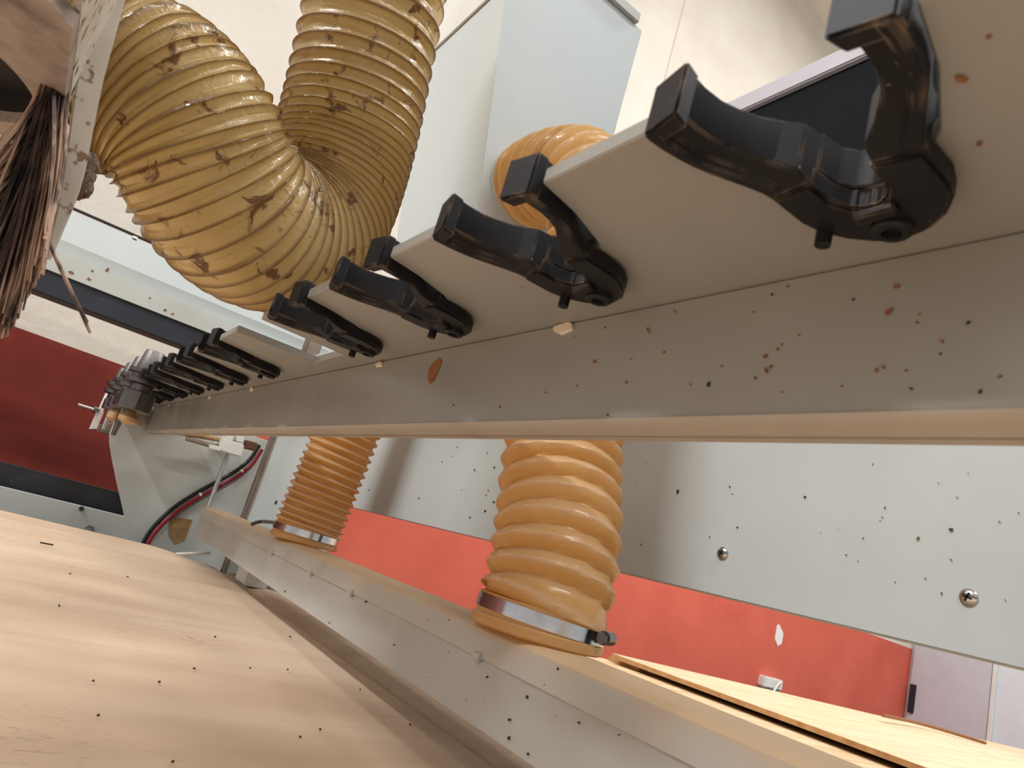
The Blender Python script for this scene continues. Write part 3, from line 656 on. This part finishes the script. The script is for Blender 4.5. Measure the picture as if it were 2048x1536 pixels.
for i in range(7):
    a = ang0 - .19 - i*.042; d = Vector((math.cos(a), math.sin(a), 0)); tg = Vector((-d.y, d.x, 0)); c = cc + d*.0576 + ax*0
    prism(bm, [c - tg*.0006 + Vector((0, 0, -.0032)), c + tg*.0006 + Vector((0, 0, -.0032)), c + tg*.0006 + Vector((0, 0, .0032)), c - tg*.0006 + Vector((0, 0, .0032))], d*.0007)
finish('band_slot', bm, M_dark, b, smooth=False)
# left lower hose
tL = thing('dust_hose', 'orange ribbed dust hose farther away, leaning beside the panel corner', 'hose', (.42, 1.17, -.055), 'orange hoses rising from the chute')
bm = new(); hose(bm, [(.4205, 1.170, -.0265), (.4215, 1.170, -.01), (.4235, 1.168, .04), (.426, 1.164, .10), (.427, 1.160, .16), (.428, 1.157, .24), (.440, 1.155, .30), (.472, 1.153, .332), (.518, 1.152, .340)], .0575, .0072, [(0, .0112), (.35, .0140), (.6, .0160), (1, .017)], 'ridge', 56, 10, .0009, 5)
finish('ribbed_tube', bm, M_hoseB, tL)
bm = new(); lathe(bm, (.420, 1.17, -.0486), (.01, 0, 1), [(0, .0535), (.0015, .0555), (.0075, .0555), (.0095, .0532), (.025, .0532)], 48, False); finish('cuff', bm, M_hoseB, tL)
b = clamp(tL, (.4205, 1.170, -.0325), (.02, .0, 1), .0540, .0105, None)
bm = new(); q0 = Vector((.4205-.040, 1.170+.037, -.029)); wire(bm, [q0, onY(527, 1043, 1.235), onY(512, 1045, 1.235), onY(500, 1051, 1.235)], .0030, 6, .006); finish('band_tail', bm, M_steeld, b)
# big amber hose: from the ceiling down, round the bottom, up to the hood
tB = thing('suction_hose', 'big soiled amber suction hose hanging in a U beside the brush hood', 'hose', atd(540, 470, .70))
path = [(170, 160, .618), (222, 166, .615), (308, 188, .612), (374, 256, .615), (419, 342, .628), (466, 412, .650), (528, 462, .690), (592, 466, .735), (640, 420, .772), (676, 335, .795), (704, 235, .805), (728, 120, .81), (752, 0, .81), (778, -130, .81), (806, -280, .81)]
bm = new(); hose(bm, [atd(*p) for p in path], .0785, .0052, [(0, .0058), (.15, .0066), (.26, .0110), (.42, .0125), (.53, .0100), (.60, .0140), (.68, .0205), (.76, .0250), (1, .026)], 'wire', 72, 12, .0005, 8); finish('ribbed_tube', bm, M_hoseA, tB)
bm = new(); q0 = atd(178, 161, .618); q1 = atd(170, 160, .618); lathe(bm, q0, q1-q0, [(0, .0795), (.012, .0795)], 40, False); finish('collar', bm, M_blackband, tB)

# ---------------------------------------------------------------- spindle hood with brush skirt, near left
t = thing('brush_hood', 'dusty spindle dust hood with black brush skirt at top left', 'dust hood', onY(110, 300, .55))
yh = .545
edge = [(290, -140), (250, 0), (229, 78), (208, 156), (189, 248), (172, 338), (160, 380), (144, 420), (123, 470), (104, 513)]
inner = [(97, 519), (88, 515), (112, 420), (128, 330), (146, 200), (163, 100), (187, 0), (222, -140)]
bm = new(); prism(bm, [onY(a, b, yh) for a, b in edge + inner], (0, .007, 0), .0012, 2); finish('skirt_strip', bm, M_hood, t, smooth=False)
bm = new(); rn = random.Random(6); c = onY(176, 352, yh+.020)
for dx, dz, r_ in ((-.003, .006, .0085), (-.002, -.002, .0085), (.000, -.009, .0075), (-.004, -.016, .006)):
    bmesh.ops.create_icosphere(bm, subdivisions=3, radius=r_, matrix=Matrix.Translation(c + Vector((dx, 0, dz))) @ Matrix.Diagonal((.8, .8, 1.2, 1)))
for v in bm.verts: v.co += Vector((rn.uniform(-1, 1), rn.uniform(-1, 1), rn.uniform(-1, 1))) * .0011
finish('hose_rim_lump', bm, M_lump, t)  # brown lumps standing in for the rim folds of the suction hose
# underside plate with round spindle opening
zh = .208; bm = new(); c = Vector((-.150, .572, zh)); n = 64
xa, xb, ya, yb3 = -.34, -.058, .42, .66; rx, ry = .076, .080
cs = [Vector((math.cos(6.2832*i/n), math.sin(6.2832*i/n), 0)) for i in range(n)]; sq = []
for d in cs:
    ks = []
    if d.x > 1e-6: ks.append((xb-c.x)/d.x)
    if d.x < -1e-6: ks.append((xa-c.x)/d.x)
    if d.y > 1e-6: ks.append((yb3-c.y)/d.y)
    if d.y < -1e-6: ks.append((ya-c.y)/d.y)
    sq.append(c + d*min(ks))
def el(k, z): return [bm.verts.new(c + Vector((d.x*rx*k, d.y*ry*k, z))) for d in cs]
top = [bm.verts.new(v) for v in sq]; top2 = [bm.verts.new(v + Vector((0, 0, .009))) for v in sq]; hole = el(1, 0); hole2 = el(1, .009)
for i in range(n):
    j = (i+1) % n; face(bm, [top[i], top[j], hole[j], hole[i]]); face(bm, [top[i], top[j], top2[j], top2[i]]); face(bm, [hole[i], hole[j], hole2[j], hole2[i]]); face(bm, [top2[i], top2[j], hole2[j], hole2[i]])
finish('underside_plate', bm, M_dustm, t)
bm = new(); e0 = el(1.01, .0092); e1 = el(1.01, .026)
for i in range(n): face(bm, [e0[i], e0[(i+1) % n], e1[(i+1) % n], e1[i]])
face(bm, e1); finish('spindle_opening', bm, M_dark, t)
bm = new(); prism(bm, [(xb, ya, zh+.011), (xb, .562, zh+.011), (xb, .562, zh+.20), (xb, ya, zh+.20)], (-.004, 0, 0)); prism(bm, [(xa, ya, zh+.011), (xb-.004, ya, zh+.011), (xb-.004, ya, zh+.20), (xa, ya, zh+.20)], (0, .004, 0))
finish('hood_cover', bm, M_hood, t, smooth=False)
# bristles
bm = new(); rn = random.Random(21)
def bristle(p, r):
    pts = even(catmull(p, .004), .012)
    if len(pts) < 3: return
    m_ = len(pts); sweep(bm, pts, lambda i, k: r*(1-.55*i/(m_-1))*(1.5 if k % 2 else .7), 4)
roots = [(104, 128), (122, 142), (130, 170), (126, 220), (120, 290)]
for i in range(520):
    u = rn.random(); s = u*(len(roots)-1); k = min(int(s), len(roots)-2); f = s-k
    rx = roots[k][0]*(1-f)+roots[k+1][0]*f + rn.uniform(-16, 9); ry = roots[k][1]*(1-f)+roots[k+1][1]*f + rn.uniform(-8, 8)
    v = min(1, max(0, .12 + .88*rn.random()**.8 ))
    if rn.random() < .25: v *= .45
    # tip fans from far left (v=0) round to hanging straight down along the strip (v=1)
    tips = [(-90, 330), (-80, 470), (-60, 610), (-25, 690), (14, 668), (52, 606), (84, 545), (92, 500)]
    sv = v*(len(tips)-1); kk = min(int(sv), len(tips)-2); ff = sv-kk
    tx = tips[kk][0]*(1-ff)+tips[kk+1][0]*ff + rn.uniform(-7, 5); ty = tips[kk][1]*(1-ff)+tips[kk+1][1]*ff + rn.uniform(-30, 12)
    y_a = yh - .004 - rn.random()*.012; y_b = yh - .012 + rn.uniform(-.035, .01)
    mx_, my_ = rx*.52+tx*.48 + (1-v)*8 + 10*v, ry*.52+ty*.48 + (1-v)*-16
    bristle([onY(rx, ry, y_a), onY(mx_, my_, (y_a+y_b)/2-.002), onY(tx, ty, y_b)], rn.uniform(.0008, .0022))
for (a, b, c_) in (((128, 140), (160, 85), (204, 34)), ((134, 128), (162, 84), (200, 42)), ((140, 138), (168, 92), (196, 60))):
    bristle([onY(*a, yh-.006), onY(*b, yh-.008), onY(*c_, yh-.004)], .0028)
stuff(finish('bristle', bm, M_brist, t, ang=60))
bm = new()
for dx in (0, 5): wire(bm, [onY(90+dx*.2, 462+dx*2, yh-.012), onY(112+dx*.4, 520, yh-.014), onY(148+dx*.2, 595, yh-.018), onY(182-dx, 670-dx*4, yh-.02)], .0011, 5, .01)
o = finish('stray_bristle', bm, M_brist, t); o['label'] = 'single stray bristle sticking out downward'

# ================================================================ light
def area(name, loc, size, energy, col, rot=(0, 0, 0)):
    L = bpy.data.lights.new(name, 'AREA'); L.shape = 'RECTANGLE'; L.size, L.size_y = size; L.energy = energy; L.color = col
    o = bpy.data.objects.new(name, L); C.objects.link(o); o.location = Vector(loc) + Vector((0, 0, H)); o.rotation_euler = rot; return o
W = (1.0, .985, .965)
area('ceiling_tube_light', (-4.0, 1.0, 4.5), (.3, 2.6), 215, (.97, .985, 1))
area('ceiling_tube_light', (.9, -1.4, 4.5), (2.6, .3), 60, W)
area('ceiling_tube_light', (4.0, .2, 4.5), (2.6, .3), 150, W)
area('ceiling_tube_light', (-1.2, -2.4, 4.5), (2.6, .3), 45, W)
wd = bpy.data.worlds.new('room_ambient'); S.world = wd; wd.use_nodes = True
wd.node_tree.nodes['Background'].inputs[0].default_value = (.97, .985, 1, 1); wd.node_tree.nodes['Background'].inputs[1].default_value = .34

# ================================================================ camera
cd = bpy.data.cameras.new('camera'); cam = bpy.data.objects.new('camera', cd); C.objects.link(cam); S.camera = cam
cd.sensor_fit = 'HORIZONTAL'; cd.sensor_width = 36; cd.lens = FL/2048*36; cd.clip_start = .01; cd.clip_end = 60
right = Vector((XA.x, YA.x, ZA.x)); down = Vector((XA.y, YA.y, ZA.y)); fwd = Vector((XA.z, YA.z, ZA.z))
R = Matrix((right, -down, -fwd)).transposed(); cam.matrix_world = Matrix.Translation((0, 0, H)) @ R.to_4x4()
cd.dof.use_dof = True; cd.dof.focus_distance = .95; cd.dof.aperture_fstop = 22
S.view_settings.view_transform = 'Standard'; S.view_settings.look = 'None'; S.view_settings.gamma = 1.0; S.view_settings.use_curve_mapping = False
S.view_settings.exposure = 0.72
